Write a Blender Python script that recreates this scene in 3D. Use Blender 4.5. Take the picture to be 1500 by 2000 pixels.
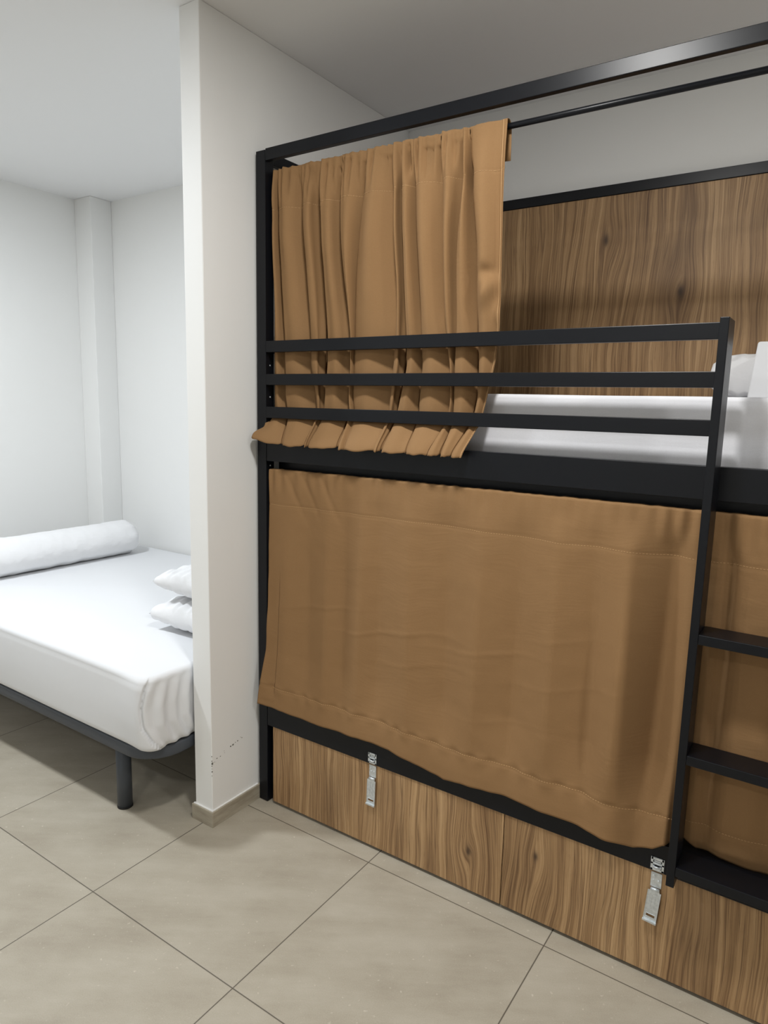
import bpy, bmesh, math, random
from mathutils import Vector, Matrix, noise

random.seed(7)
for o in list(bpy.data.objects):
    bpy.data.objects.remove(o, do_unlink=True)
scene = bpy.context.scene
COL = scene.collection

# ------------------------------------------------------------------ camera
cam_d = bpy.data.cameras.new('camera')
cam = bpy.data.objects.new('camera', cam_d)
COL.objects.link(cam)
RGT = Vector((0.828165, 0.560015, 0.022941))
UPV = Vector((-0.106612, 0.117213, 0.987368))
FWD = Vector((-0.550252, 0.820149, -0.156776))
M = Matrix.Identity(4)
for i in range(3):
    M[i][0] = RGT[i]; M[i][1] = UPV[i]; M[i][2] = -FWD[i]
M.translation = Vector((1.7002, -1.7357, 1.4854))
cam.matrix_world = M
cam_d.sensor_fit = 'VERTICAL'
cam_d.sensor_height = 24.0
cam_d.sensor_width = 18.0
cam_d.lens = 1338.94 / 2000.0 * 24.0
cam_d.clip_start = 0.02
scene.camera = cam

# ------------------------------------------------------------------ world, lamps, exposure
world = bpy.data.worlds.new('world')
scene.world = world
world.use_nodes = True
world.node_tree.nodes['Background'].inputs[0].default_value = (0.9, 0.95, 1.0, 1)
world.node_tree.nodes['Background'].inputs[1].default_value = 0.3

def lamp(name, loc, power, color, size=0.2):
    d = bpy.data.lights.new(name, 'AREA')
    d.shape = 'DISK'; d.size = size; d.energy = power; d.color = color
    o = bpy.data.objects.new(name, d); COL.objects.link(o)
    o.location = loc
    return o
WARM = (1.0, 0.993, 0.972)
COOL = (0.89, 0.945, 1.0)
lamp('ceiling_downlight_alcove', (-1.15, -0.80, 2.63), 35, COOL, 0.20)
lamp('ceiling_downlight_bunk', (1.05, -0.80, 2.63), 22, WARM, 0.20)
lamp('ceiling_downlight_far', (3.2, -0.80, 2.63), 22, WARM, 0.20)
lamp('fill_light_rear', (1.05, -2.9, 2.63), 14, WARM, 0.20)  # unseen light added behind the camera as general fill
lamp('fill_light_rear_left', (-1.15, -2.9, 2.63), 7, COOL, 0.20)  # second added fill, weaker, behind the camera to the left

scene.view_settings.view_transform = 'Standard'
scene.view_settings.look = 'None'
scene.view_settings.gamma = 1.0
scene.view_settings.use_curve_mapping = False
scene.view_settings.exposure = 0.0

# ------------------------------------------------------------------ node helpers
def srgb(r, g, b):
    def f(c):
        c /= 255.0
        return c / 12.92 if c <= 0.04045 else ((c + 0.055) / 1.055) ** 2.4
    return (f(r), f(g), f(b), 1.0)

class NT:
    def __init__(s, name):
        s.mat = bpy.data.materials.new(name); s.mat.use_nodes = True
        s.t = s.mat.node_tree; s.b = s.t.nodes['Principled BSDF']
        s.co = s.t.nodes.new('ShaderNodeTexCoord').outputs['Object']
        sp = s.t.nodes.new('ShaderNodeSeparateXYZ'); s.t.links.new(s.co, sp.inputs[0])
        s.x, s.y, s.z = sp.outputs
    def put(s, sock, v):
        if hasattr(v, 'is_output'): s.t.links.new(v, sock)
        else: sock.default_value = v
    def m(s, op, a, b=0.0, c=None, clamp=False):
        n = s.t.nodes.new('ShaderNodeMath'); n.operation = op; n.use_clamp = clamp
        s.put(n.inputs[0], a); s.put(n.inputs[1], b)
        if c is not None: s.put(n.inputs[2], c)
        return n.outputs[0]
    def vec(s, x, y, z):
        n = s.t.nodes.new('ShaderNodeCombineXYZ')
        s.put(n.inputs[0], x); s.put(n.inputs[1], y); s.put(n.inputs[2], z)
        return n.outputs[0]
    def noise(s, v, scale=1.0, detail=3.0, rough=0.5):
        n = s.t.nodes.new('ShaderNodeTexNoise')
        n.inputs['Scale'].default_value = scale; n.inputs['Detail'].default_value = detail
        n.inputs['Roughness'].default_value = rough
        s.t.links.new(v, n.inputs['Vector'])
        return n.outputs['Fac']
    def ramp(s, f, stops):
        n = s.t.nodes.new('ShaderNodeValToRGB')
        e = n.color_ramp.elements
        while len(e) < len(stops): e.new(0.5)
        for k, (p, c) in enumerate(stops):
            e[k].position = p; e[k].color = c if len(c) == 4 else (*c, 1)
        s.t.links.new(f, n.inputs[0])
        return n.outputs[0]
    def mix(s, f, a, b, mode='MIX'):
        n = s.t.nodes.new('ShaderNodeMix'); n.data_type = 'RGBA'; n.blend_type = mode
        s.put(n.inputs['Factor'], f); s.put(n.inputs[6], a); s.put(n.inputs[7], b)
        return n.outputs[2]
    def bump(s, h, strength=0.2, dist=0.002, prev=None):
        n = s.t.nodes.new('ShaderNodeBump')
        n.inputs['Strength'].default_value = strength; n.inputs['Distance'].default_value = dist
        s.t.links.new(h, n.inputs['Height'])
        if prev is not None: s.t.links.new(prev, n.inputs['Normal'])
        return n.outputs[0]
    def done(s, color, rough=0.5, normal=None, metal=0.0, spec=0.5):
        s.put(s.b.inputs['Base Color'], color); s.put(s.b.inputs['Roughness'], rough)
        s.b.inputs['Metallic'].default_value = metal
        s.b.inputs['Specular IOR Level'].default_value = spec
        if normal is not None: s.t.links.new(normal, s.b.inputs['Normal'])
        return s.mat

def mat_paint(name, col, bump=0.12):
    n = NT(name)
    a = n.noise(n.co, 2.2, 4, 0.6)
    c = n.mix(n.m('MULTIPLY', a, 0.25), col, tuple(x * 0.93 for x in col[:3]) + (1,))
    h = n.noise(n.co, 60, 4, 0.6)
    h2 = n.noise(n.vec(n.m('MULTIPLY', n.x, 9), n.m('MULTIPLY', n.y, 9), n.m('MULTIPLY', n.z, 1.2)), 1.0, 2)
    nb = n.bump(h, bump, 0.0012)
    nb = n.bump(h2, 0.25, 0.004, nb)
    return n.done(c, 0.62, nb, spec=0.3)

def mat_fabric(name, col, col2, weave=0.35, crease=0.5, rough=0.85, sheen=0.0, hx=7, hz=60):
    n = NT(name)
    big = n.noise(n.co, 5, 4, 0.6)
    c = n.mix(big, col, col2)
    fine = n.noise(n.vec(n.m('MULTIPLY', n.x, 1100), n.m('MULTIPLY', n.y, 1100), n.m('MULTIPLY', n.z, 300)), 1.0, 1)
    fine2 = n.noise(n.vec(n.m('MULTIPLY', n.x, 220), n.m('MULTIPLY', n.y, 220), n.m('MULTIPLY', n.z, 1000)), 1.0, 1)
    f = n.m('ADD', n.m('MULTIPLY', fine, 0.5), n.m('MULTIPLY', fine2, 0.5))
    c = n.mix(n.m('MULTIPLY', n.m('SUBTRACT', f, 0.3, clamp=True), 0.55), c, tuple(x * 1.35 for x in col[:3]) + (1,))
    w = n.noise(n.co, 3.2, 2)
    hor = n.noise(n.vec(n.m('MULTIPLY', n.x, hx), n.m('MULTIPLY', n.y, hx), n.m('ADD', n.m('MULTIPLY', n.z, hz), n.m('MULTIPLY', w, 9))), 1.0, 2, 0.5)
    hor = n.m('POWER', n.m('ABSOLUTE', n.m('SUBTRACT', hor, 0.5)), 0.8)
    mask = n.m('MULTIPLY', n.m('SUBTRACT', n.noise(n.co, 2.7, 1), 0.36, clamp=True), 4.0, clamp=True)
    nb = n.bump(f, weave, 0.0006)
    nb = n.bump(n.m('MULTIPLY', hor, mask), crease, 0.006, nb)
    m_ = n.done(c, rough, nb, spec=0.25)
    n.b.inputs['Sheen Weight'].default_value = sheen
    return m_

def mat_linen(name, col, wr=0.35, sc=9):
    n = NT(name)
    f = n.noise(n.co, 700, 1)
    w = n.noise(n.co, sc, 3, 0.5)
    nb = n.bump(f, 0.12, 0.0005)
    nb = n.bump(w, wr, 0.01, nb)
    return n.done(col, 0.85, nb, spec=0.2)

def mat_wood(name, knots, seed, dark=1.0):
    n = NT(name)
    warp = n.noise(n.vec(n.m('MULTIPLY', n.x, 3.0), seed, n.m('MULTIPLY', n.z, 1.3)), 1.0, 2, 0.5)
    warp2 = n.noise(n.vec(n.m('MULTIPLY', n.x, 14.0), seed + 3, n.m('MULTIPLY', n.z, 5.0)), 1.0, 2, 0.5)
    u = n.m('ADD', n.x, n.m('ADD', n.m('MULTIPLY', warp, 0.13), n.m('MULTIPLY', warp2, 0.013)))
    core = None
    for (kx, kz, r) in knots:
        dx = n.m('SUBTRACT', n.x, kx); dz = n.m('MULTIPLY', n.m('SUBTRACT', n.z, kz), 0.5)
        r2 = n.m('ADD', n.m('MULTIPLY', dx, dx), n.m('MULTIPLY', dz, dz))
        g = n.m('EXPONENT', n.m('MULTIPLY', r2, -1.0 / (r * r * 6)))
        u = n.m('SUBTRACT', u, n.m('MULTIPLY', n.m('MULTIPLY', dx, g), 0.75))
        k = n.m('EXPONENT', n.m('MULTIPLY', r2, -1.0 / (r * r * 0.28)))
        core = k if core is None else n.m('MAXIMUM', core, k)
    fine = n.noise(n.vec(n.m('MULTIPLY', u, 260), seed, n.m('MULTIPLY', n.z, 2.6)), 1.0, 4, 0.6)
    mid = n.noise(n.vec(n.m('MULTIPLY', u, 62), seed + 9, n.m('MULTIPLY', n.z, 0.9)), 1.0, 3, 0.55)
    big = n.noise(n.vec(n.m('MULTIPLY', u, 9), seed + 5, n.m('MULTIPLY', n.z, 1.0)), 1.0, 3, 0.5)
    pore = n.noise(n.vec(n.m('MULTIPLY', u, 520), seed, n.m('MULTIPLY', n.z, 26)), 1.0, 2, 0.6)
    t = n.m('ADD', n.m('MULTIPLY', fine, 0.42), n.m('ADD', n.m('MULTIPLY', mid, 0.40), n.m('MULTIPLY', big, 0.30)))
    D = dark
    def k(r, g, b): return srgb(r * D, g * D, b * D)
    c = n.ramp(t, [(0.39, k(92, 64, 42)), (0.47, k(138, 107, 74)), (0.56, k(168, 134, 95)), (0.70, k(196, 162, 120))])
    # thin dark veins along the grain
    vein = n.m('ABSOLUTE', n.m('SUBTRACT', mid, 0.5))
    vein = n.m('SUBTRACT', 1.0, n.m('MULTIPLY', vein, 34.0), clamp=True)
    c = n.mix(n.m('MULTIPLY', vein, 0.62), c, k(96, 70, 48))
    # broad smoky bands
    sm = n.m('MULTIPLY', n.m('SUBTRACT', n.noise(n.vec(n.m('MULTIPLY', u, 5.5), seed + 21, n.m('MULTIPLY', n.z, 1.6)), 1.0, 2), 0.52, clamp=True), 3.2, clamp=True)
    c = n.mix(n.m('MULTIPLY', sm, 0.6), c, k(96, 72, 52))
    c = n.mix(n.m('MULTIPLY', n.m('SUBTRACT', pore, 0.58, clamp=True), 2.0, clamp=True), c, k(92, 64, 40))
    if core is not None:
        c = n.mix(n.m('MULTIPLY', core, 0.85, clamp=True), c, k(58, 44, 36))
    nb = n.bump(t, 0.12, 0.0006)
    return n.done(c, 0.48, nb, spec=0.35)

def mat_metal_paint(name, col, rough=0.38):
    n = NT(name)
    h = n.noise(n.co, 900, 2)
    nb = n.bump(h, 0.10, 0.0004)
    return n.done(col, rough, nb, spec=0.27)

def mat_floor():
    n = NT('porcelain_tile')
    T = 0.6
    fx = n.m('DIVIDE', n.m('SUBTRACT', n.x, 0.5456 - 12.0), T)
    fy = n.m('DIVIDE', n.m('SUBTRACT', n.y, -0.0581 - 12.0), T)
    ax = n.m('FRACT', fx); ay = n.m('FRACT', fy)
    dx = n.m('MINIMUM', ax, n.m('SUBTRACT', 1.0, ax)); dy = n.m('MINIMUM', ay, n.m('SUBTRACT', 1.0, ay))
    d = n.m('MULTIPLY', n.m('MINIMUM', dx, dy), T)
    g = n.m('SUBTRACT', 1.0, n.m('DIVIDE', d, 0.0026), clamp=True)
    idx = n.vec(n.m('FLOOR', fx), n.m('FLOOR', fy), 0.0)
    wn = n.t.nodes.new('ShaderNodeTexWhiteNoise'); n.t.links.new(idx, wn.inputs['Vector'])
    r = wn.outputs['Value']
    off = n.m('MULTIPLY', r, 37.0)
    v = n.vec(n.m('ADD', n.m('ADD', n.m('MULTIPLY', n.x, 1.5), n.m('MULTIPLY', n.y, 2.4)), off), n.m('SUBTRACT', n.m('MULTIPLY', n.y, 9), n.m('MULTIPLY', n.x, 6)), off)
    cloud = n.noise(v, 1.0, 5, 0.62)
    cl2 = n.noise(n.vec(n.m('ADD', n.x, off), n.y, 0.0), 5, 5, 0.65)
    speck = n.noise(n.co, 320, 2)
    t = n.m('ADD', n.m('MULTIPLY', cloud, 0.45), n.m('ADD', n.m('MULTIPLY', cl2, 0.35), n.m('MULTIPLY', speck, 0.2)))
    c = n.ramp(t, [(0.34, srgb(158, 149, 133)), (0.50, srgb(173, 165, 149)), (0.68, srgb(186, 179, 164))])
    c = n.mix(n.m('MULTIPLY', r, 0.10), c, srgb(150, 142, 126))
    c = n.mix(n.m('MULTIPLY', n.m('SUBTRACT', n.noise(n.co, 75, 1), 0.70, clamp=True), 6.0, clamp=True), c, srgb(205, 198, 182))
    c = n.mix(n.m('MULTIPLY', g, 1.0), c, srgb(58, 51, 42))
    nb = n.bump(n.m('SUBTRACT', n.m('MULTIPLY', speck, 0.15), g), 0.35, 0.0015)
    return n.done(c, 0.5, nb, spec=0.35)

M_WALL = mat_paint('white_wall_paint', srgb(238, 238, 236))
M_CEIL = mat_paint('white_ceiling_paint', srgb(238, 238, 238), 0.05)
_b = NT('baseboard_tile')
M_TRIM = _b.done(_b.ramp(_b.noise(_b.vec(_b.m('MULTIPLY', _b.x, 5), _b.m('MULTIPLY', _b.y, 5), _b.m('MULTIPLY', _b.z, 30)), 1.0, 5, 0.65), [(0.35, srgb(150, 141, 124)), (0.65, srgb(182, 174, 157))]), 0.5, spec=0.35)
M_FLOOR = mat_floor()
M_BLACK = mat_metal_paint('black_powder_coat', srgb(15, 17, 22), 0.34)
M_GREY = mat_metal_paint('dark_grey_powder_coat', srgb(74, 78, 84), 0.42)
M_CURT = mat_fabric('tan_curtain_fabric', srgb(145, 112, 76), srgb(138, 106, 71), 0.3, 0.10)
M_CURT2 = mat_fabric('tan_curtain_fabric_creased', srgb(145, 112, 76), srgb(138, 106, 71), 0.3, 0.12)
M_THREAD = NT('thread').done(srgb(200, 163, 117), 0.8)
M_SHEET = mat_linen('white_fitted_sheet', srgb(226, 227, 229), 0.22, 4)
M_SHEET2 = mat_fabric('white_cotton_mattress_cover', srgb(226, 226, 232), srgb(232, 232, 234), 0.25, 0.10, hx=3, hz=40)
M_PILLOW = mat_linen('white_pillowcase', srgb(234, 234, 235), 0.5, 14)
M_WOODA = [mat_wood('oak_laminate_drawer', [(0.3475, 0.126, 0.016)], 1.7, 1.0),
           mat_wood('oak_laminate_drawer_knotty', [(-0.359, 0.199, 0.014)], 4.4, 0.98)]
M_WOODB = mat_wood('oak_laminate_panel', [(1.155, 1.896, 0.024), (0.881, 2.097, 0.022), (0.35, 1.8, 0.03), (1.6, 2.1, 0.03)], 8.3, 0.98)
_z = NT('zinc_plated_steel')
M_ZINC = _z.done(_z.ramp(_z.noise(_z.co, 120, 3), [(0.3, srgb(196, 202, 205)), (0.7, srgb(226, 232, 235))]), 0.36,
                 _z.bump(_z.noise(_z.co, 300, 2), 0.05, 0.0003), metal=0.6)
M_DARK = NT('dark_gap').done(srgb(20, 19, 18), 0.8)
M_CHIP = NT('exposed_plaster').done(srgb(110, 108, 102), 0.9)

# ------------------------------------------------------------------ mesh helpers
def empty(name, loc, label, cat, group=None):
    o = bpy.data.objects.new(name, None); COL.objects.link(o)
    o.location = loc; o['label'] = label; o['category'] = cat
    if group: o['group'] = group
    o.empty_display_size = 0.05
    return o
def tag(o, label, cat, group=None):
    o['label'] = label; o['category'] = cat
    if group: o['group'] = group
    return o
def world_loc(o):
    v = Vector((0, 0, 0))
    while o is not None:
        v += o.location; o = o.parent
    return v
def link(name, me, mats, parent=None, smooth=False, loc=None):
    """mesh given in world coordinates; parent may be an Empty or a part"""
    o = bpy.data.objects.new(name, me); COL.objects.link(o)
    if not isinstance(mats, (list, tuple)): mats = [mats]
    for m in mats: me.materials.append(m)
    base = Vector(loc) if loc is not None else Vector((0, 0, 0))
    if parent is not None:
        o.parent = parent
        base = world_loc(parent)
        me.transform(Matrix.Translation(-base))
    elif loc is not None:
        me.transform(Matrix.Translation(-base)); o.location = base
    if smooth:
        for p in me.polygons: p.use_smooth = True
    return o
def bm_box(bm, x0, x1, y0, y1, z0, z1, bev=0.0, mi=0, seg=2):
    vs = [bm.verts.new((x, y, z)) for x in (x0, x1) for y in (y0, y1) for z in (z0, z1)]
    idx = [(0, 1, 3, 2), (4, 6, 7, 5), (0, 4, 5, 1), (2, 3, 7, 6), (0, 2, 6, 4), (1, 5, 7, 3)]
    fs = [bm.faces.new([vs[i] for i in f]) for f in idx]
    for f in fs: f.material_index = mi
    if bev > 0:
        es = list({e for f in fs for e in f.edges})
        r = bmesh.ops.bevel(bm, geom=es, offset=bev, segments=seg, affect='EDGES', profile=0.5)
        for f in r['faces']: f.material_index = mi
    return vs
def finish(name, bm, mats, parent=None, smooth=False, loc=None):
    bmesh.ops.recalc_face_normals(bm, faces=bm.faces)
    me = bpy.data.meshes.new(name); bm.to_mesh(me); bm.free()
    return link(name, me, mats, parent, smooth, loc)
def box(name, b, mat, parent=None, bev=0.0, **k):
    bm = bmesh.new(); bm_box(bm, *b, bev=bev)
    return finish(name, bm, mat, parent, **k)
def struct(o):
    o['kind'] = 'structure'; return o
def bm_cyl(bm, p0, p1, r, seg=24, mi=0, bev=0.0):
    p0 = Vector(p0); p1 = Vector(p1); d = (p1 - p0).normalized()
    a = d.orthogonal().normalized(); b = d.cross(a)
    rings = []
    L = (p1 - p0).length
    prof = [(0, r)] + ([(L, r)]) if bev == 0 else [(0, r - bev), (bev, r), (L - bev, r), (L, r - bev)]
    for (s, rr) in prof:
        rings.append([bm.verts.new(p0 + d * s + (a * math.cos(t) + b * math.sin(t)) * rr) for t in [2 * math.pi * k / seg for k in range(seg)]])
    for q in range(len(rings) - 1):
        for k in range(seg):
            f = bm.faces.new((rings[q][k], rings[q][(k + 1) % seg], rings[q + 1][(k + 1) % seg], rings[q + 1][k])); f.smooth = True; f.material_index = mi
    for R_ in (rings[0], rings[-1]):
        f = bm.faces.new(R_); f.material_index = mi
def grid_mesh(name, P, closed_u=False):
    """P[i][j] -> Vector; i along u, j along v"""
    nu = len(P); nv = len(P[0])
    me = bpy.data.meshes.new(name)
    verts = [tuple(p) for row in P for p in row]
    faces = []
    for i in range(nu if closed_u else nu - 1):
        i2 = (i + 1) % nu
        for j in range(nv - 1):
            faces.append((i * nv + j, i2 * nv + j, i2 * nv + j + 1, i * nv + j + 1))
    me.from_pydata(verts, [], faces); me.update()
    return me
def smoothstep(a, b, x):
    t = max(0.0, min(1.0, (x - a) / (b - a))); return t * t * (3 - 2 * t)
def lerp_tab(xs, ys, x):
    if x <= xs[0]: return ys[0]
    if x >= xs[-1]: return ys[-1]
    for k in range(len(xs) - 1):
        if x <= xs[k + 1]:
            t = (x - xs[k]) / (xs[k + 1] - xs[k]); return ys[k] + (ys[k + 1] - ys[k]) * t
def fn(x, y=0.0, z=0.0): return noise.noise(Vector((x, y, z)))

# ------------------------------------------------------------------ room shell
CZ = 2.642
XL, XR, YB, YF = -2.28, 4.4, 0.94, -3.6
struct(box('floor', (XL - .1, XR + .1, YF - .1, YB + .1, -0.1, 0.0), M_FLOOR))
struct(box('ceiling', (XL - .1, XR + .1, YF - .1, YB + .1, CZ, CZ + .1), M_CEIL))
struct(box('wall_back', (XL - .1, XR + .1, YB, YB + .1, 0, CZ), M_WALL))
struct(box('wall_left', (XL - .1, XL, YF, YB, 0, CZ), M_WALL))
struct(box('wall_right', (XR, XR + .1, YF, YB, 0, CZ), M_WALL))
struct(box('wall_front', (XL, XR, YF - .1, YF, 0, CZ), M_WALL))
struct(box('trim_1', (XL, -2.12, 0.80, YB, 0, CZ), M_WALL, bev=0.003))
# partition between the alcove and the bunk, with small chips knocked out of its corner
bm = bmesh.new()
bm_box(bm, -0.098, -0.011, -0.221, YB, 0, CZ, bev=0.0025)
for k in range(17):
    t = random.random()
    y = -0.221 + 0.19 * t ** 1.4; z = 0.232 + 0.055 * t + random.uniform(-0.005, 0.005)
    s = random.uniform(0.0005, 0.0015)
    bm_box(bm, -0.0113, -0.0104, y - s * 1.6, y + s * 1.6, z - s, z + s, mi=1)
for z, s in ((0.235, .0035), (0.245, .0016), (0.262, .0014), (0.205, .0022), (0.19, .001), (0.216, .001), (0.226, .0014)):
    bm_box(bm, -0.0123, -0.0103, -0.2216, -0.2216 + s * 1.5, z - s, z + s, mi=1)
bm_box(bm, -0.0113, -0.0104, -0.125, -0.119, 0.262, 0.267, mi=1)
struct(finish('wall_partition', bm, [M_WALL, M_CHIP]))
# baseboards
bm = bmesh.new()
h = 0.057
def bb(x0, x1, y0, y1): bm_box(bm, x0, x1, y0, y1, 0, h, bev=0.001)
bb(-0.108, -0.001, -0.231, -0.2215); bb(-0.0105, -0.001, -0.2215, YB - .002); bb(-0.108, -0.0985, -0.2215, YB - .012)
struct(finish('baseboard_partition', bm, M_TRIM))
struct(box('baseboard_left', (XL, XL + .01, YF, 0.799, 0, h), M_TRIM))
struct(box('baseboard_alcove', (-2.119, -0.109, YB - .01, YB, 0, h), M_TRIM))
struct(box('baseboard_back', (0.0, XR, YB - .01, YB, 0, h), M_TRIM))
# thin bead of filler where partition meets its baseboard
box_f = bmesh.new()
bm_box(box_f, -0.104, -0.006, -0.2265, -0.2195, h - .002, h + .003, bev=.0012); bm_box(box_f, -0.0125, -0.006, -0.2195, 0.0, h - .002, h + .003, bev=.0012)
struct(finish('trim_2', box_f, M_WALL))

# ------------------------------------------------------------------ bunk bed
BX1 = 1.965       # right end of the bunk
BD = 0.930        # depth
bunk = empty('bunk_bed', (0, 0, 0), 'black metal bunk bed with wood panels, drawers and ladder, right of the white partition', 'bunk bed')
BV = 0.0016
PT = 2.285
for (x0, y0) in ((0, 0), (0, BD - .04), (BX1 - .04, 0), (BX1 - .04, BD - .04)):
    box('post', (x0, x0 + .0405, y0, y0 + .04, 0.002, PT), M_BLACK, bunk, BV)
box('top_rail', (.0415, BX1 - .0415, 0.0, 0.02, 2.2513, 2.2882), M_BLACK, bunk, BV)
box('top_rail', (.0415, BX1 - .0415, BD - .022, BD - .002, 2.2513, 2.2882), M_BLACK, bunk, BV)
for x0 in (.012, BX1 - .032):
    box('end_rail', (x0, x0 + .02, .0405, BD - .0405, 2.2513, 2.2882), M_BLACK, bunk, BV)
    for z in (1.6456, 1.5373, 1.4266):
        box('end_rail', (x0, x0 + .02, .0405, BD - .0405, z, z + .037), M_BLACK, bunk, BV)
LX0, LX1 = 1.4445, 1.4635
for (z0, z1) in ((1.6456, 1.6829), (1.5373, 1.5739), (1.4266, 1.4646)):
    box('guard_rail', (.0405, LX0 + .006, 0.0, 0.02, z0, z1), M_BLACK, bunk, BV)
for (z0, z1, nm) in ((1.2793, 1.3583, 'bed_rail'), (0.3076, 0.3866, 'bed_rail')):
    box(nm, (.0425, BX1 - .0425, 0.0, 0.03, z0, z1), M_BLACK, bunk, BV)
    box(nm, (.0425, BX1 - .0425, BD - .03, BD, z0, z1), M_BLACK, bunk, BV)
    box('end_rail', (.005, .035, .0405, BD - .0405, z0, z1), M_BLACK, bunk, BV)
    box('end_rail', (BX1 - .035, BX1 - .005, .0405, BD - .0405, z0, z1), M_BLACK, bunk, BV)
box('mattress_base', (.04, BX1 - .04, .031, BD - .031, 1.306, 1.326), M_BLACK, bunk)
box('mattress_base', (.04, BX1 - .04, .031, BD - .031, 0.345, 0.365), M_BLACK, bunk)
box('back_panel', (.042, BX1 - .042, BD - .018, BD - .004, 1.365, 2.2508), M_WOODB, bunk, 0.0008)
box('back_panel', (.042, BX1 - .042, BD - .018, BD - .004, 0.40, 1.27), M_WOODB, bunk, 0.0008)
box('support_rail', (.04, BX1 - .04, .064, .084, 1.236, 1.3055), M_BLACK, bunk, BV)
# curtain rods
for (z, r, ry) in ((2.2115, 0.0078, .045), (1.2385, 0.0075, .024)):
    bm = bmesh.new(); bm_cyl(bm, (.0406, ry, z), (BX1 - .0406, ry, z), r, 24)
    finish('curtain_rod', bm, M_BLACK, bunk)
# screws seen on the inner side of the left post
for z in (1.603, 1.497, 1.262, 1.248):
    bm = bmesh.new(); bm_cyl(bm, (.0405, .02, z), (.0425, .02, z), .0028, 12, bev=.0008)
    finish('screw', bm, M_ZINC, bunk)
# ladder
ladder = bpy.data.objects.new('ladder', None); COL.objects.link(ladder)
ladder.parent = bunk; ladder.location = (1.62, -0.04, 0.34)
LZ0, LZ1 = 0.336, 1.684
LF = -0.082
for x0 in (LX0, 1.85):
    box('side_rail', (x0, x0 + .019, LF, -0.0005, LZ0, LZ1), M_BLACK, ladder, BV)
for z in (0.9555, 0.659, 0.368):
    box('rung', (LX1 + .0002, 1.8498, LF, -0.0005, z, z + .024), M_BLACK, ladder, BV)

# drawers
def hasp(cx, parent, rot):
    bm = bmesh.new()
    y = 0.0035
    # upper leaf fixed to the drawer front
    bm_box(bm, cx - .0135, cx + .0135, y - .002, y, .262, .3035, bev=.0006)
    for sx, sz in ((-.006, .293), (.006, .281), (-.006, .281)):
        bm_cyl(bm, (cx + sx, y - .0035, sz), (cx + sx, y - .001, sz), .0028, 12)
    # hinge knuckle
    bm_cyl(bm, (cx - .011, y - .005, .2575), (cx + .011, y - .005, .2575), .0042, 16)
    bm_box(bm, cx - .012, cx + .012, y - .0085, y - .0065, .246, .2565, bev=.0006)
    # tongue with a slot, slightly turned
    t = bmesh.new()
    w = .0165
    for (a, b, c, d) in ((-w, w, .1860, .2530), (-w, -.0105, .1775, .1860), (.0105, w, .1775, .1860), (-w, w, .168, .1775)):
        bm_box(t, cx + a, cx + b, y - .0078, y - .0062, c, d)
    bm_box(t, cx - w, cx - w + .0014, y - .0088, y - .0062, .168, .253, bev=.0004)
    bm_box(t, cx + w - .0014, cx + w, y - .0088, y - .0062, .168, .253, bev=.0004)
    for sx in (-.0045, .0045):
        bm_box(t, cx + sx - .0005, cx + sx + .0005, y - .0086, y - .0074, .205, .243)
    # slot rim
    for (a, b, c, d) in ((-.0115, .0115, .1858, .1870), (-.0115, .0115, .1768, .1782)):
        bm_box(t, cx + a, cx + b, y - .0088, y - .0070, c, d, bev=.0004)
    # bent lip
    lip = bm_box(t, cx - w - .001, cx + w + .001, y - .0125, y - .0075, .163, .1690, bev=.0008)
    bmesh.ops.rotate(t, cent=(cx, y, .2575), matrix=Matrix.Rotation(rot, 3, 'Y'), verts=t.verts)
    tm = bpy.data.meshes.new('t'); t.to_mesh(tm); t.free(); bm.from_mesh(tm)
    # mouth of dark slot
    o = finish('hasp', bm, M_ZINC, parent)
    o['label'] = 'zinc plated hinged hasp'
    return o
def staple(cx):
    bm = bmesh.new()
    y = -0.0003
    def b(x0, x1, z0, z1, d=.002): bm_box(bm, cx + x0, cx + x1, y - d, y, z0, z1, bev=.0006)
    b(-.0155, .0155, .340, .3475); b(-.0165, .0165, .3105, .3165)
    b(-.0165, -.0105, .3105, .3475); b(.0105, .0165, .3105, .3475)
    b(-.0165, .0165, .3275, .3330)
    b(-.0085, .0085, .3345, .3385, .0014)
    bm_cyl(bm, (cx - .008, y - .007, .3235), (cx + .008, y - .007, .3235), .0026, 12)
    for s in (-.008, .008): bm_cyl(bm, (cx + s, y - .008, .3235), (cx + s, y, .3235), .0024, 12)
    o = finish('lock_staple', bm, M_ZINC, bunk)
    o['label'] = 'zinc plated staple plate'
for k, (x0, x1, cx, rot) in enumerate(((.0655, .9815, .513, .02), (.9840, 1.902, 1.409, .075))):
    d = bpy.data.objects.new('drawer', None); COL.objects.link(d); d.parent = bunk; d.location = ((x0 + x1) / 2, 0.02, 0.012)
    # the front board leaves the drawer box behind it
    box('drawer_front', (x0, x1, 0.004, 0.020, .012, .3055), M_WOODA[k], d, 0.0009)
    bm = bmesh.new()
    bm_box(bm, x0 + .02, x1 - .02, .0205, .034, .03, .28)
    bm_box(bm, x0 + .02, x0 + .034, .034, .70, .03, .28); bm_box(bm, x1 - .034, x1 - .02, .034, .70, .03, .28)
    bm_box(bm, x0 + .02, x1 - .02, .70, .714, .03, .28); bm_box(bm, x0 + .02, x1 - .02, .034, .70, .03, .04)
    finish('drawer_box', bm, M_WOODA[k], d)
    hasp(cx, d, rot); staple(cx)

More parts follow.
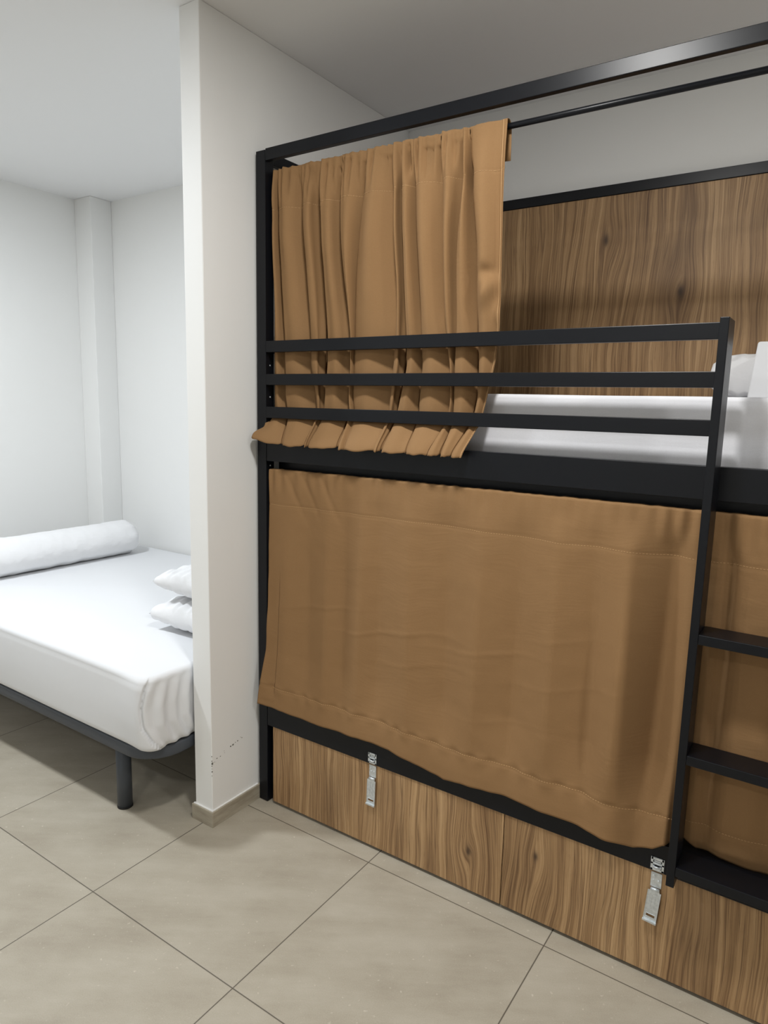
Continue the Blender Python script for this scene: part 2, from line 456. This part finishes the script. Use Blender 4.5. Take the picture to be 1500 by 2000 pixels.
# ------------------------------------------------------------------ upper mattress and bedding on it
def round_slab(name, x0, x1, y0, y1, z0, z1, rc, re, mat, parent=None, disp=None, nper=None, loc=None):
    """slab with rounded plan corners (rc) and rounded top/bottom edges (re)"""
    per = []
    def arc(cx, cy, a0):
        na = 8 if rc < .05 else 40
        for k in range(na + 1):
            a = a0 + k / na * math.pi / 2
            per.append((cx + rc * math.cos(a), cy + rc * math.sin(a), math.cos(a), math.sin(a)))
    def run(ax, ay, bx, by, nx, ny):
        L = math.hypot(bx - ax, by - ay); n = max(2, int(L / (0.02 if rc < .05 or nx < .5 else .008)))
        for k in range(1, n): per.append((ax + (bx - ax) * k / n, ay + (by - ay) * k / n, nx, ny))
    arc(x1 - rc, y0 + rc, -math.pi / 2); run(x1, y0 + rc, x1, y1 - rc, 1, 0)
    arc(x1 - rc, y1 - rc, 0); run(x1 - rc, y1, x0 + rc, y1, 0, 1)
    arc(x0 + rc, y1 - rc, math.pi / 2); run(x0, y1 - rc, x0, y0 + rc, -1, 0)
    arc(x0 + rc, y0 + rc, math.pi); run(x0 + rc, y0, x1 - rc, y0, 0, -1)
    prof = []
    for k in range(5):
        a = -math.pi / 2 + k / 4 * math.pi / 2
        prof.append((re - re * math.cos(a), z0 + re + re * math.sin(a)))
    nn = 10 if rc < .05 else 26
    for k in range(1, nn): prof.append((0, z0 + re + (z1 - z0 - 2 * re) * k / nn))
    for k in range(7):
        a = k / 6 * math.pi / 2
        prof.append((re - re * math.cos(a), z1 - re + re * math.sin(a)))
    P = []
    for (px, py, nx, ny) in per:
        row = []
        for (ins, z) in prof:
            q = Vector((px - nx * ins, py - ny * ins, z))
            if disp: q = disp(q, nx, ny)
            row.append(q)
        P.append(row)
    me = grid_mesh(name, P, True)
    bm = bmesh.new(); bm.from_mesh(me)
    bm.verts.ensure_lookup_table()
    nv = len(prof)
    for j in (0, nv - 1):
        vs = [bm.verts[i * nv + j] for i in range(len(per))]
        bm.faces.new(vs)
    o = finish(name, bm, mat, parent, smooth=True, loc=loc)
    return o
def disp_up(q, nx, ny):
    t = (q.z - 1.33) / .19
    d = 0.0015 * fn(q.x * 3, q.y * 3, q.z * 6)
    # piped upper edge
    d += 0.0022 * math.exp(-((q.z - 1.500) / .0035) ** 2) - 0.0016 * math.exp(-((q.z - 1.492) / .004) ** 2)
    return Vector((q.x + nx * d, q.y + ny * d, q.z + (0.002 * fn(q.x * 2.5, q.y * 2.5) if t > .5 else 0)))
um = round_slab('mattress', .05, 1.90, .080, .896, 1.3262, 1.5185, .03, .012, M_SHEET2, disp=disp_up, loc=(.97, .49, 1.3262))
tag(um, 'white covered single mattress on the top bunk behind the black guard rails', 'mattress')

def pillow_mesh(name, c, s, mat, wr=0.004, pinch=0.16, seed=0.0, e=0.42, loc=None, rz=0.0, top=0.0):
    """rectangular cushion, s = full sizes (x, y, z)"""
    nu, nv = 72, 72
    bm = bmesh.new()
    sides = []
    R = Matrix.Rotation(rz, 3, 'Z')
    for sgn in (1, -1):
        g = []
        for i in range(nu + 1):
            row = []
            for j in range(nv + 1):
                u = i / nu * 2 - 1; v = j / nv * 2 - 1
                # puff: superelliptic thickness falling to the seam
                tu = max(0.0, 1 - abs(u) ** 2.6); tv = max(0.0, 1 - abs(v) ** 2.6)
                th = (tu * tv) ** e
                # sides of the case drawn inwards between the corners
                px = u * (1 - pinch * 0.45 * (1 - v * v) * abs(u) ** 3); py = v * (1 - pinch * 0.45 * (1 - u * u) * abs(v) ** 3)
                edge = max(abs(u), abs(v))
                w = wr * (edge ** 3) * (math.sin(26 * (v if abs(u) > abs(v) else u) + seed + 5 * fn(u * 3, v * 3, seed)) * (1 - edge ** 8) * 1.6)
                w += wr * 0.9 * fn(u * 2.2 + seed, v * 2.2, sgn * 3.1)
                w += wr * 0.7 * fn(u * 6 + seed, v * 6, sgn * 5.1) * th
                z = sgn * (s[2] / 2 * th + w * min(1, th * 2.5))
                if sgn > 0: z += top * th * s[2] * 0.5 * u
                z = max(-s[2] / 2, min(s[2] / 2, z))
                q = R @ Vector((px * s[0] / 2, py * s[1] / 2, z))
                row.append(bm.verts.new((c[0] + q.x, c[1] + q.y, c[2] + q.z)))
            g.append(row)
        sides.append(g)
        for i in range(nu):
            for j in range(nv):
                f = (g[i][j], g[i + 1][j], g[i + 1][j + 1], g[i][j + 1])
                bm.faces.new(f if sgn > 0 else f[::-1])
    bmesh.ops.remove_doubles(bm, verts=bm.verts, dist=1e-5)
    return finish(name, bm, mat, None, smooth=True, loc=loc)
up = pillow_mesh('pillow', (1.612, .750, 1.5925), (.58, .29, .140), M_PILLOW, 0.006, .10, 2.0, .13, loc=(1.585, .745, 1.519), top=.05)
tag(up, 'white pillow lying on the top bunk mattress against the wood panel', 'pillow')
# folded white bedding beside the pillow
bm = bmesh.new()
zl = 1.5195
vs_ = bm_box(bm, 1.463, 1.86, .34, .585, zl, zl + .148, bev=.006, seg=4)
for v in bm.verts:
    v.co.x += .085 * (v.co.z - zl) * (1 if v.co.x < 1.6 else 0)
ln = finish('folded_bedding', bm, M_SHEET, None, smooth=True, loc=(1.65, .46, zl))
tag(ln, 'crisply folded block of white bedding on the top bunk at the right edge', 'bedding')

# ------------------------------------------------------------------ curtains
def cloth(name, P, mat, label, loc, cat='curtain', thick=.0012):
    me = grid_mesh(name, P)
    o = link(name, me, mat, None, smooth=True, loc=loc)
    s = o.modifiers.new('thickness', 'SOLIDIFY'); s.thickness = thick; s.offset = 0
    tag(o, label, cat)
    return o
def stitches(name, pts, parent, nrm_off=.0012, dash=.0045, gap=.0030, r=.0005):
    """dashed thread lying on the cloth, along pts (world)"""
    bm = bmesh.new()
    acc = 0.0
    for k in range(len(pts) - 1):
        a, b = Vector(pts[k]), Vector(pts[k + 1]); L = (b - a).length
        if L < 1e-6: continue
        d = (b - a) / L
        s = -acc
        while s < L:
            e0 = max(0, s); e1 = min(L, s + dash)
            if e1 - e0 > .0006:
                p, q = a + d * e0, a + d * e1
                u = Vector((0, 0, 1)) if abs(d.z) < .7 else Vector((1, 0, 0))
                w = d.cross(u).normalized(); u = w.cross(d)
                vs = [bm.verts.new(c + w * (x * r) + u * (y * r)) for c in (p, q) for (x, y) in ((-1, -1), (1, -1), (1, 1), (-1, 1))]
                for f in ((0, 1, 2, 3), (7, 6, 5, 4), (0, 4, 5, 1), (1, 5, 6, 2), (2, 6, 7, 3), (3, 7, 4, 0)):
                    bm.faces.new([vs[i] for i in f])
            s += dash + gap
        acc = (L - s) % (dash + gap) if False else 0.0
    return finish(name, bm, M_THREAD, parent)

# --- upper curtain, drawn to the left and pushed out under the lowest guard rail
ZL = [2.235, 2.18, 2.1, 2.0, 1.9, 1.8, 1.7, 1.6, 1.5, 1.43, 1.34]
CR = [
 [0.0460, 0.0460, 0.0440, 0.0440, 0.0450, 0.0460, 0.0470, 0.0470, 0.0470, 0.0480, 0.0180],
 [0.0741, 0.0750, 0.0764, 0.0816, 0.0885, 0.0931, 0.0976, 0.1013, 0.1020, 0.1183, 0.1550],
 [0.1683, 0.1718, 0.1771, 0.1855, 0.1954, 0.2025, 0.2091, 0.2109, 0.2353, 0.2429, 0.2510],
 [0.2520, 0.2543, 0.2577, 0.2635, 0.2713, 0.2770, 0.2822, 0.2839, 0.2754, 0.2675, 0.2620],
 [0.3370, 0.3370, 0.3370, 0.3407, 0.3510, 0.3633, 0.3765, 0.3781, 0.3740, 0.3780, 0.3880],
 [0.4279, 0.4226, 0.4149, 0.4024, 0.3898, 0.3850, 0.3860, 0.3870, 0.3860, 0.3950, 0.4080],
 [0.5175, 0.5196, 0.5227, 0.5273, 0.5330, 0.5437, 0.5359, 0.5323, 0.5250, 0.5200, 0.5180],
 [0.5528, 0.5563, 0.5614, 0.5671, 0.5722, 0.5761, 0.5800, 0.5880, 0.5668, 0.5514, 0.5470],
 [0.5895, 0.5917, 0.5950, 0.5993, 0.6078, 0.6166, 0.6256, 0.6337, 0.6269, 0.6277, 0.6350],
 [0.6736, 0.6780, 0.6844, 0.6887, 0.6928, 0.6993, 0.7060, 0.7294, 0.7368, 0.7255, 0.7040],
 [0.7419, 0.7496, 0.7578, 0.7493, 0.7408, 0.7440, 0.7486, 0.7455, 0.7480, 0.7480, 0.7500],
 [0.7643, 0.7667, 0.7704, 0.7841, 0.7978, 0.7991, 0.8112, 0.8182, 0.8198, 0.8066, 0.7820],
 [0.8740, 0.8750, 0.8765, 0.8782, 0.8794, 0.8807, 0.8819, 0.8725, 0.8512, 0.8355, 0.8170]]
# depth of the crease at each boundary (1 = deep)
DP = [0.3, 0.9, 0.75, 1.0, 0.95, 0.8, 0.4, 1.0, 0.65, 0.55, 0.85, 0.6, 0.0]
WD = [0, .015, .012, .028, .020, .010, .002, .026, .009, .005, .014, .011, 0]
def crx(k, z):
    zs = ZL[::-1]; c = CR[k][::-1]
    h = .055 if z > 1.62 else .02
    return sum(lerp_tab(zs, c, z + o * h) for o in (-1, -.5, 0, .5, 1)) / 5
def y_centre(z):
    # front of the folds (towards the room) and available depth
    A = [1.335, 1.352, 1.372, 1.395, 1.42, 1.44, 1.70, 1.80, 2.00, 2.18, 2.24]
    F = [-.050, -.044, -.030, -.012, .008, .0225, .0225, .014, .004, .016, .0345]
    D = [.034, .034, .036, .040, .044, .054, .075, .120, .140, .075, .003]
    h = .05 if z > 1.76 else .006
    o = (-1, -.5, 0, .5, 1)
    return sum(lerp_tab(A, F, z + k * h) for k in o) / 5, sum(lerp_tab(A, D, z + k * h) for k in o) / 5
def catmull(p, n):
    out = []
    q = [p[0]] + p + [p[-1]]
    for i in range(1, len(q) - 2):
        for s in range(n):
            t = s / n
            a, b, c, d = q[i - 1], q[i], q[i + 1], q[i + 2]
            out.append(tuple(0.5 * ((2 * b[k]) + (-a[k] + c[k]) * t + (2 * a[k] - 5 * b[k] + 4 * c[k] - d[k]) * t * t + (-a[k] + 3 * b[k] - 3 * c[k] + d[k]) * t ** 3) for k in range(2)))
    out.append(p[-1]); return out
def upper_profile(z):
    f, d = y_centre(z)
    pts = []
    n = len(CR)
    for k in range(n - 1):
        a, b = crx(k, z), crx(k + 1, z); w = b - a
        dv = DP[k + 1] if k + 1 < n - 1 else 0.15
        if k == 4: dv = lerp_tab([1.7, 1.9, 2.2], [.15, .7, .9], z); 
        lean = 0.10 * fn(k * 7.3, z * 2.0)
        var = 0.12 + 0.12 * fn(k * 3.7, z * 1.1, 4)
        if k == 0: pts.append((a + .004, 0.55))
        ov = min(.010, w * .3) * (dv)
        dl = smoothstep(.6, .95, DP[k]) if k else 0
        pts.append((a + .0005, 0.26 + var * .4 - .18 * dl * smoothstep(1.395, 1.46, z)))
        pts.append((a + w * .13, .06 + var * .5 - .06 * dl))
        pts.append((a + w * .42, 0.02 + max(0, lean)))
        pts.append((a + w * .78, 0.14 + var * .8))
        if k < n - 2:
            fz = smoothstep(2.21, 2.08, z)
            lz = smoothstep(1.395, 1.46, z)
            wd = WD[k + 1] * fz * min(1.0, w / .06)
            deep = smoothstep(.6, .95, dv) * fz * lz * min(1.0, w / .07)
            e_ = b - wd
            pts[-1] = (e_ - w * .17, 0.20 + var * .7)
            pts.append((e_, 0.40 + .10 * dv))
            # deep folds curl back under themselves before turning into the crease
            pts.append((e_ - .018 * deep, 0.30 + .38 * dv))
            pts.append((e_ - .014 * deep + wd * .3 * (1 - deep), 0.22 + .66 * dv))
            pts.append((b - .003, 0.22 + .78 * dv))
            pts.append((b + ov * .7 + .003 * deep, 0.25 + .35 * dv))
    pts.append((crx(n - 1, z), 0.10))
    c = catmull(pts, 4)
    return [(x, f + d * max(-.05, min(1.0, yy))) for (x, yy) in c]
zs = []
z = 2.2285
NR = 150
def hem_z(i, n): return 1.3385
rows_z = [2.2265 - (2.2265 - 1.3385) * (k / NR) for k in range(NR + 1)]
prof0 = upper_profile(rows_z[0])
nu = len(prof0)
P = [[] for _ in range(nu)]
RODZ, RODY = 2.2115, .045
# back of the sleeve, over the rod, then down the front
for (zz, yy) in ((2.13, .058), (2.16, .0585), (2.19, .0590), (2.210, .0580), (2.2205, .0555), (2.2275, .047), (2.2285, .040)):
    pr_ = upper_profile(max(zz, 2.12))
    for i in range(nu):
        P[i].append(Vector((pr_[i][0], yy + .002 * fn(pr_[i][0] * 60, zz * 8, 2) , zz + (.0045 * max(-.3, fn(pr_[i][0] * 55, 0, 1)) if zz > 2.2 else 0))))
for r, zz in enumerate(rows_z[0:]):
    pr_ = upper_profile(zz)
    top = smoothstep(2.06, 2.20, zz)
    hem = smoothstep(1.40, 1.34, zz)
    for i in range(nu):
        x, y = pr_[i]
        # gathered ruffles near the rod, on the left two thirds
        g = top * (1 - smoothstep(.72, .78, x))
        q_ = .5 + .5 * math.sin(x * 250 + 7 * fn(x * 9, zz * 1.5))
        y += g * .030 * ((1 - q_) ** 3) * (.3 + 1.6 * abs(fn(x * 13, 7))) * smoothstep(2.222, 2.20, zz) * smoothstep(2.06, 2.16, zz + .05 * fn(x * 30, 5))
        y -= g * .010 * q_ * (.45 + .9 * abs(fn(x * 11, 7)))
        y -= g * .006 * fn(x * 70, zz * 3, 2)
        y += .0022 * fn(x * 22, zz * 7, 3.3) + .0010 * fn(x * 60, zz * 14, 1.3)
        # header pocket seam pulls a slight groove
        y += .0014 * math.exp(-((zz - 2.103 - .004 * fn(x * 9)) / .004) ** 2)
        zz2 = zz + (.0045 * max(-.3, fn(x * 55, 0, 1)) * smoothstep(2.2, 2.2285, zz) if zz > 2.2 else 0)
        # crumple at the free edge
        y += .006 * smoothstep(.12, .05, x) * smoothstep(1.7, 1.8, zz) * (1 - top)
        y -= .020 * math.exp(-((x - .846) / .020) ** 2 - ((zz - 1.795 - (x - .846) * .9) / .030) ** 2)
        y += .016 * math.exp(-((x - .835) / .018) ** 2 - ((zz - 1.845) / .018) ** 2)
        y -= .012 * math.exp(-((x - .868) / .010) ** 2 - ((zz - 1.735) / .030) ** 2)
        y += .050 * math.exp(-((x - .772) / .008) ** 2 - ((zz - 2.09) / .030) ** 2)
        # bottom fall: uneven hem
        tip = .006 * fn(i * .22, 3.1) + .010 * (y - y_centre(zz)[0]) / .03
        x2 = x
        # edge flare to the left under the guard rail
        fl = smoothstep(1.41, 1.35, zz)
        x2 -= .010 * fl * smoothstep(.10, .03, x)
        zz2 += hem * tip * .9 + fl * .018 * smoothstep(.12, .02, x)
        if 1.424 < zz < 1.69: y = max(y, .0222)
        if zz < 1.535: y = min(y, .0765)
        if zz2 < 1.361: y = min(y, -.004)
        if zz > 1.41: x2 = max(x2, .0435 + .0003 * min(i, 8))
        if x2 < .0435: y = min(y, -.004)
        y = min(y, .0350 + .05 * smoothstep(2.200, 2.185, zz))
        P[i].append(Vector((x2, y, zz2)))
uc = cloth('curtain', P, M_CURT, 'tan upper curtain gathered in pleats at the left end of the top bunk', (.45, .045, 2.2115))
# stitch lines: free edge and header
edge = [P[nu - 3][j] + Vector((-.001, -.0016, 0)) for j in range(7, len(P[0]))]
stitches('stitching', edge, uc, dash=.006, gap=.004, r=.0006)
jh = 7 + min(range(NR + 1), key=lambda r: abs(rows_z[r] - 2.103))
stitches('stitching', [P[i][jh] + Vector((0, -.0014, 0)) for i in range(nu)], uc, r=.00035)

# --- lower curtain in front of the bottom bunk
HEMX = [.03, .244, .465, .587, .70, .787, .846, 1.01, 1.162, 1.274, 1.347, 1.395, 1.42, 1.452]
HEMZ = [.397, .388, .392, .390, .374, .357, .367, .374, .369, .360, .356, .374, .396, .406]
CRS = [(.05, .0), (.136, -.003), (.225, .003), (.31, -.0035), (.378, .004), (.447, -.0035), (.518, .005), (.63, -.005), (.76, .0065), (.868, -.0055), (.985, .007), (1.095, -.007), (1.20, .006), (1.29, -.011), (1.385, .016), (1.425, -.002), (1.475, .006)]
def low_y(x, z):
    t = (1.25 - z) / .9
    base = lerp_tab([.30, .345, .40, .46, .60, .90, 1.18, 1.235, 1.26], [-.020, -.021, -.019, -.014, -.002, .006, .010, .0125, .0145], z)
    # accordion of soft pressed folds
    xs = [c[0] + .012 * fn(c[0] * 9, z * 1.2) for c in CRS]
    # diagonal streak toward the ladder
    xs[13] -= .02 * t; xs[14] -= .035 * t
    ys = [c[1] for c in CRS]
    s = 0.0
    for o in (-.012, -.006, 0, .006, .012):
        s += lerp_tab(xs, ys, x + o) / 5
    amp = 1.3 + 1.9 * smoothstep(0, .55, t)
    lowr = (1 - .68 * smoothstep(.72, .93, t)) * (1 - .85 * smoothstep(1.13, 1.22, z))
    y = base + s * amp * lowr
    y += .0022 * fn(x * 5, z * 4, 7) + .0009 * fn(x * 20, z * 22, 9)
    # small gathers along the rod
    g = smoothstep(1.14, 1.24, z)
    y -= g * .0030 * (1 + math.sin(x * 150 + 4 * fn(x * 6))) * (.35 + .9 * smoothstep(.35, .05, x) + 1.4 * smoothstep(1.30, 1.40, x))
    # slanting drag lines at the top left
    for x0 in (.12, .19, .27): y += .0035 * math.exp(-((x - x0 - (1.25 - z) * .55) / .012) ** 2) * smoothstep(1.05, 1.20, z)
    # long horizontal packing creases
    for (cz, cx, w, h_, a) in ((.80, .30, .16, .005, .0035), (.765, .56, .22, .006, .0035), (.78, .90, .18, .005, .003), (.955, .40, .10, .003, .0018), (.69, .70, .22, .005, .0022), (.86, 1.10, .14, .004, .002), (.735, 1.14, .2, .004, .0022), (.59, .95, .2, .005, .0016)):
        zc = cz + .03 * math.sin((x - cx) * 7) - .012 * fn(x * 6, cz)
        y -= .45 * a * math.exp(-((x - cx) / w) ** 2) * math.exp(-((z - zc) / h_) ** 2)
    # stitched seams
    y += .0016 * math.exp(-((z - low_head(x)) / .0035) ** 2)
    zs_ = low_hem_seam(x)
    y += .0022 * math.exp(-((z - zs_) / .004) ** 2) + .0022 * smoothstep(zs_ + .025, zs_, z) * math.sin(x * 95 + 3 * fn(x * 8)) * smoothstep(.30, .36, z) * math.exp(-((z - zs_) / .02) ** 2)
    y = min(y, .0143 + .06 * smoothstep(1.226, 1.20, z))
    return y
def low_head(x): return lerp_tab([0, .3, .75, 1.1, 1.45], [1.128, 1.131, 1.133, 1.130, 1.134], x) + .0015 * fn(x * 14)
def low_hem_seam(x): return lerp_tab(HEMX, HEMZ, x) * .35 + .65 * .375 + .088 + .002 * fn(x * 10)
def build_low(xa_top, xb_top, xa_bot, xb_bot, n, nr, yfun, hemf):
    P = []
    for i in range(n + 1):
        u = i / n; col = []
        xt = xa_top + (xb_top - xa_top) * u; xb = xa_bot + (xb_bot - xa_bot) * u
        for (zz, yy) in ((1.13, .0370), (1.19, .0368), (1.228, .0365), (1.242, .0355), (1.2500, .030), (1.2525, .024)):
            col.append(Vector((xt, yy + .0012 * math.sin(xt * 150), zz + .0020 * max(-.4, fn(xt * 48, 1.7)) * (zz > 1.23))))
        hz = hemf(xb)
        for r in range(nr + 1):
            v = r / nr
            z = 1.2505 + (hz - 1.2505) * v
            x = xt + (xb - xt) * v ** 1.6
            col.append(Vector((x, yfun(x, z), z + (.0020 * max(-.4, fn(x * 48, 1.7)) if r == 0 else 0))))
        P.append(col)
    return P
PL = build_low(.0475, 1.437, .022, 1.452, 430, 150, low_y, lambda x: lerp_tab(HEMX, HEMZ, x) + .0015 * fn(x * 25))
# bottom left corner pushed out past the post
for i in range(20):
    k = (1 - i / 20) ** 1.5
    for v in PL[i]:
        q = smoothstep(.75, .40, v.z)
        v.y -= .012 * k * q
        g = smoothstep(.78, .66, v.z)
        if v.z < 1.2: v.y = v.y + (min(v.y, -.006) - v.y) * g * (1 - i / 20)
        tx = .0445 + (i * .0032) - .022 * smoothstep(.66, .40, v.z) * k
        v.x = max(v.x, tx) if v.z > .42 else v.x
        if v.x < .0428: v.y = min(v.y, -.003)
for col in PL:
    for v in col:
        if v.z < .392: v.y = min(v.y, -.0035)
        w_ = smoothstep(1.422, 1.434, v.x)
        v.y = v.y * (1 - w_) + max(v.y, .0035) * w_
lc = cloth('curtain', PL, M_CURT2, 'wide tan lower curtain hanging flat across the bottom bunk, left of the ladder', (.74, .024, 1.2385))
stitches('stitching', [Vector((x, low_y(x, low_head(x)) - .0012, low_head(x))) for x in [.055 + k * .0075 for k in range(184)]], lc, r=.0004)
stitches('stitching', [Vector((x, min(low_y(x, low_hem_seam(x)) - .0014, 9), low_hem_seam(x))) for x in [.045 + k * .0075 for k in range(187)]], lc, r=.00045)

# --- second lower curtain, behind the ladder rungs
CR2 = [(1.45, .004), (1.475, -.006), (1.505, .016), (1.535, -.008), (1.60, -.010), (1.65, .006), (1.70, -.008), (1.76, .008), (1.82, -.006), (1.88, .006), (1.93, 0)]
def right_y(x, z):
    t = (1.25 - z) / .9
    base = lerp_tab([.30, .36, .42, .50, .62, .90, 1.18, 1.235, 1.26], [.042, .034, .012, .010, .014, .018, .014, .013, .0145], z)
    s = 0.0
    for o in (-.012, 0, .012):
        s += lerp_tab([c[0] + .02 * fn(c[0] * 7, z * 1.4, 2) * t for c in CR2], [c[1] for c in CR2], x + o) / 3
    y = base + s * (1 - .5 * smoothstep(.8, 1, t)) * (1 - .6 * smoothstep(1.13, 1.22, z)) + .003 * fn(x * 8, z * 5, 3) + .001 * fn(x * 30, z * 30)
    g = smoothstep(1.10, 1.23, z)
    y -= g * .005 * (1 + math.sin(x * 130 + 3 * fn(x * 8))) * (1 - .6 * smoothstep(1.5, 1.6, x))
    y += .0018 * math.exp(-((z - 1.133) / .004) ** 2) + .0018 * math.exp(-((z - right_seam(x)) / .004) ** 2)
    y = min(y, .0143 + .06 * smoothstep(1.226, 1.20, z))
    return max(y, .0015)
def right_hem(x): return lerp_tab([1.45, 1.475, 1.49, 1.52, 1.56, 1.62, 1.70, 1.80, 1.93], [.430, .408, .395, .400, .395, .390, .391, .391, .391], x)
def right_seam(x): return lerp_tab([1.45, 1.47, 1.65, 1.93], [.470, .468, .470, .474], x)
PR = build_low(1.4385, 1.920, 1.454, 1.915, 180, 130, right_y, right_hem)
rc = cloth('curtain', PR, M_CURT2, 'tan lower curtain behind the ladder rungs at the right edge', (1.68, .024, 1.2385))
stitches('stitching', [Vector((x, right_y(x, 1.133) - .0013, 1.133)) for x in [1.445 + k * .007 for k in range(66)]], rc, r=.0004)
stitches('stitching', [Vector((x, right_y(x, right_seam(x)) - .0014, right_seam(x))) for x in [1.462 + k * .007 for k in range(62)]], rc, r=.0004)

# ------------------------------------------------------------------ double bed in the alcove
DX0, DX1, DY0, DY1 = -2.10, -.112, -.400, .925
frame = empty('bed_frame', (-1.1, .26, 0), 'low dark grey metal bed base on round legs under the white double mattress', 'bed frame')
def ring_frame(x0, x1, y0, y1, rc, w, z0, z1):
    per = []
    for (cx, cy, a0) in ((x1 - rc, y0 + rc, -90), (x1 - rc, y1 - rc, 0), (x0 + rc, y1 - rc, 90), (x0 + rc, y0 + rc, 180)):
        for k in range(13):
            a = math.radians(a0 + k * 7.5); per.append((cx, cy, math.cos(a), math.sin(a)))
    bm = bmesh.new(); rings = []
    b = .006
    sec = [(0, z0 + b), (-b * .3, z0 + b * .3), (-b, z0), (-w + b, z0), (-w, z0 + b), (-w, z1 - b), (-w + b, z1), (-b, z1), (-b * .3, z1 - b * .3), (0, z1 - b)]
    for (cx, cy, c, s) in per:
        rings.append([bm.verts.new((cx + (rc + o) * c, cy + (rc + o) * s, z)) for (o, z) in sec])
    n = len(rings); m = len(sec)
    for i in range(n):
        for j in range(m):
            bm.faces.new((rings[i][j], rings[(i + 1) % n][j], rings[(i + 1) % n][(j + 1) % m], rings[i][(j + 1) % m]))
    return bm
bm = ring_frame(DX0 + .005, DX1 - .008, DY0 + .010, DY1 - .012, .13, .04, .260, .3030)
o = finish('frame_rim', bm, M_GREY, frame, smooth=True)
o.modifiers.new('es', 'EDGE_SPLIT').split_angle = math.radians(50)
bm = bmesh.new()
for k in range(14):
    x = DX0 + .14 + k * (DX1 - DX0 - .28) / 13
    bm_box(bm, x - .03, x + .03, DY0 + .05, DY1 - .05, .290, .300)
finish('slats', bm, M_GREY, frame)
for (x, y) in ((-.363, -.325), (-1.9, -.325), (-.363, .85), (-1.9, .85), (-1.1, .26)):
    bm = bmesh.new(); bm_cyl(bm, (x, y, .006), (x, y, .289 if y == .26 else .262), .0265, 32)
    bm_cyl(bm, (x, y, 0), (x, y, .007), .0275, 32, mi=1)
    finish('leg', bm, [M_GREY, M_DARK], frame)

def disp_dbl(q, nx, ny):
    d = 0.0025 * fn(q.x * 2, q.y * 2, q.z * 3)
    t = (q.z - .305) / .265
    # slightly bellied side, seam line under the top edge
    d += .006 * math.sin(max(0, min(1, t)) * math.pi)
    d -= .0022 * math.exp(-((q.z - .545) / .006) ** 2)
    z = q.z
    # gathered corner pocket on the foot end, front side
    x1, y0, rc_ = DX1 - .006, DY0 + .004, .055
    if nx > .001 and ny < .5 and q.y < .1:
        if ny < -.001: p = math.atan2(nx, -ny) * rc_
        else: p = rc_ * math.pi / 2 + (q.y - (y0 + rc_))
    elif ny < -.5: p = q.x - (x1 - rc_)
    else: p = 9
    if -.25 < p < .5:
        tt = max(0, min(1, t))
        pe = lerp_tab([0, .12, .35, .6, .85, 1.0], [.088, .052, .022, .018, .030, .046], tt)
        # side panel of the sheet ends in a tucked flap at the corner
        side = 1 - smoothstep(pe - .0012, pe + .0012, p)
        d += side * .0085 * smoothstep(pe - .16, pe, p) * smoothstep(1.06, .85, tt)
        # gathered folds fanning over the foot end
        if p > pe:
            s_ = p - pe
            a = smoothstep(0, .012, s_) * smoothstep(.30, .10, s_) * smoothstep(1.0, .8, tt)
            d += a * (.0065 * math.sin((s_ - (1 - tt) * .020) * 118 + (1 - tt) * 3.0) + .004 * fn(s_ * 40, tt * 3, 2))
            d -= .004 * smoothstep(.02, .0, s_) * smoothstep(1.0, .85, tt)
    return Vector((q.x + nx * d * .9, q.y + ny * d, z + (.003 * fn(q.x * 1.5, q.y * 1.5, 3) if t > .9 else 0)))
dm = round_slab('mattress', DX0, DX1 - .006, DY0 + .004, DY1, .3042, .572, .055, .022, M_SHEET, disp=disp_dbl, loc=(-1.1, .26, .305))
tag(dm, 'white sheeted double mattress in the bright alcove left of the partition', 'mattress')
# bolster along the head end
Pb = []
nb_, ns_ = 64, 90
yb0, yb1 = -.37, .785
for i in range(nb_):
    a = 2 * math.pi * i / nb_
    col = []
    for j in range(ns_ + 1):
        t = j / ns_; y = yb0 + (yb1 - yb0) * t
        e = min(t, 1 - t) * (yb1 - yb0)
        r = (1 - (1 - min(1, e / .085)) ** 2.6) ** .5 if e < .085 else 1.0
        r = max(r, .02)
        w = .0035 * fn(y * 16, a * 1.4, 1) + .0022 * fn(y * 40, a * 2.2, 5) + .003 * math.sin(a * 9 + 3 * fn(y * 4, a)) * smoothstep(.16, .03, e)
        rx, rz = (.116 + w) * r, (.098 + w) * r
        ca, sa = math.cos(a), math.sin(a)
        x = -1.805 + rx * ca; z = .571 + .096 + rz * sa
        z = max(z, .5745)
        # overlapping edge of the case low on the near side
        if ca > 0 and -.75 < sa < -.45: x += .0045 * (1 - abs((sa + .60) / .15))
        col.append(Vector((x, y + .012 * fn(y * 3), z)))
    Pb.append(col)
me = grid_mesh('bolster', Pb, True)
bo = link('bolster_pillow', me, M_PILLOW, None, smooth=True, loc=(-1.805, .2, .5745))
tag(bo, 'long white bolster pillow lying across the head of the double mattress', 'pillow')

lp = pillow_mesh('pillow', (-.325, .275, .6405), (.40, .70, .128), M_PILLOW, .006, .10, 1.0, .24, loc=(-.325, .275, .575))
tag(lp, 'white pillow on the double mattress, lower of the two stacked beside the partition', 'pillow')
up2 = pillow_mesh('pillow', (-.318, .29, .7695), (.40, .70, .128), M_PILLOW, .007, .13, 6.0, .30, loc=(-.318, .29, .70))
tag(up2, 'white pillow on top of the two stacked beside the partition', 'pillow')
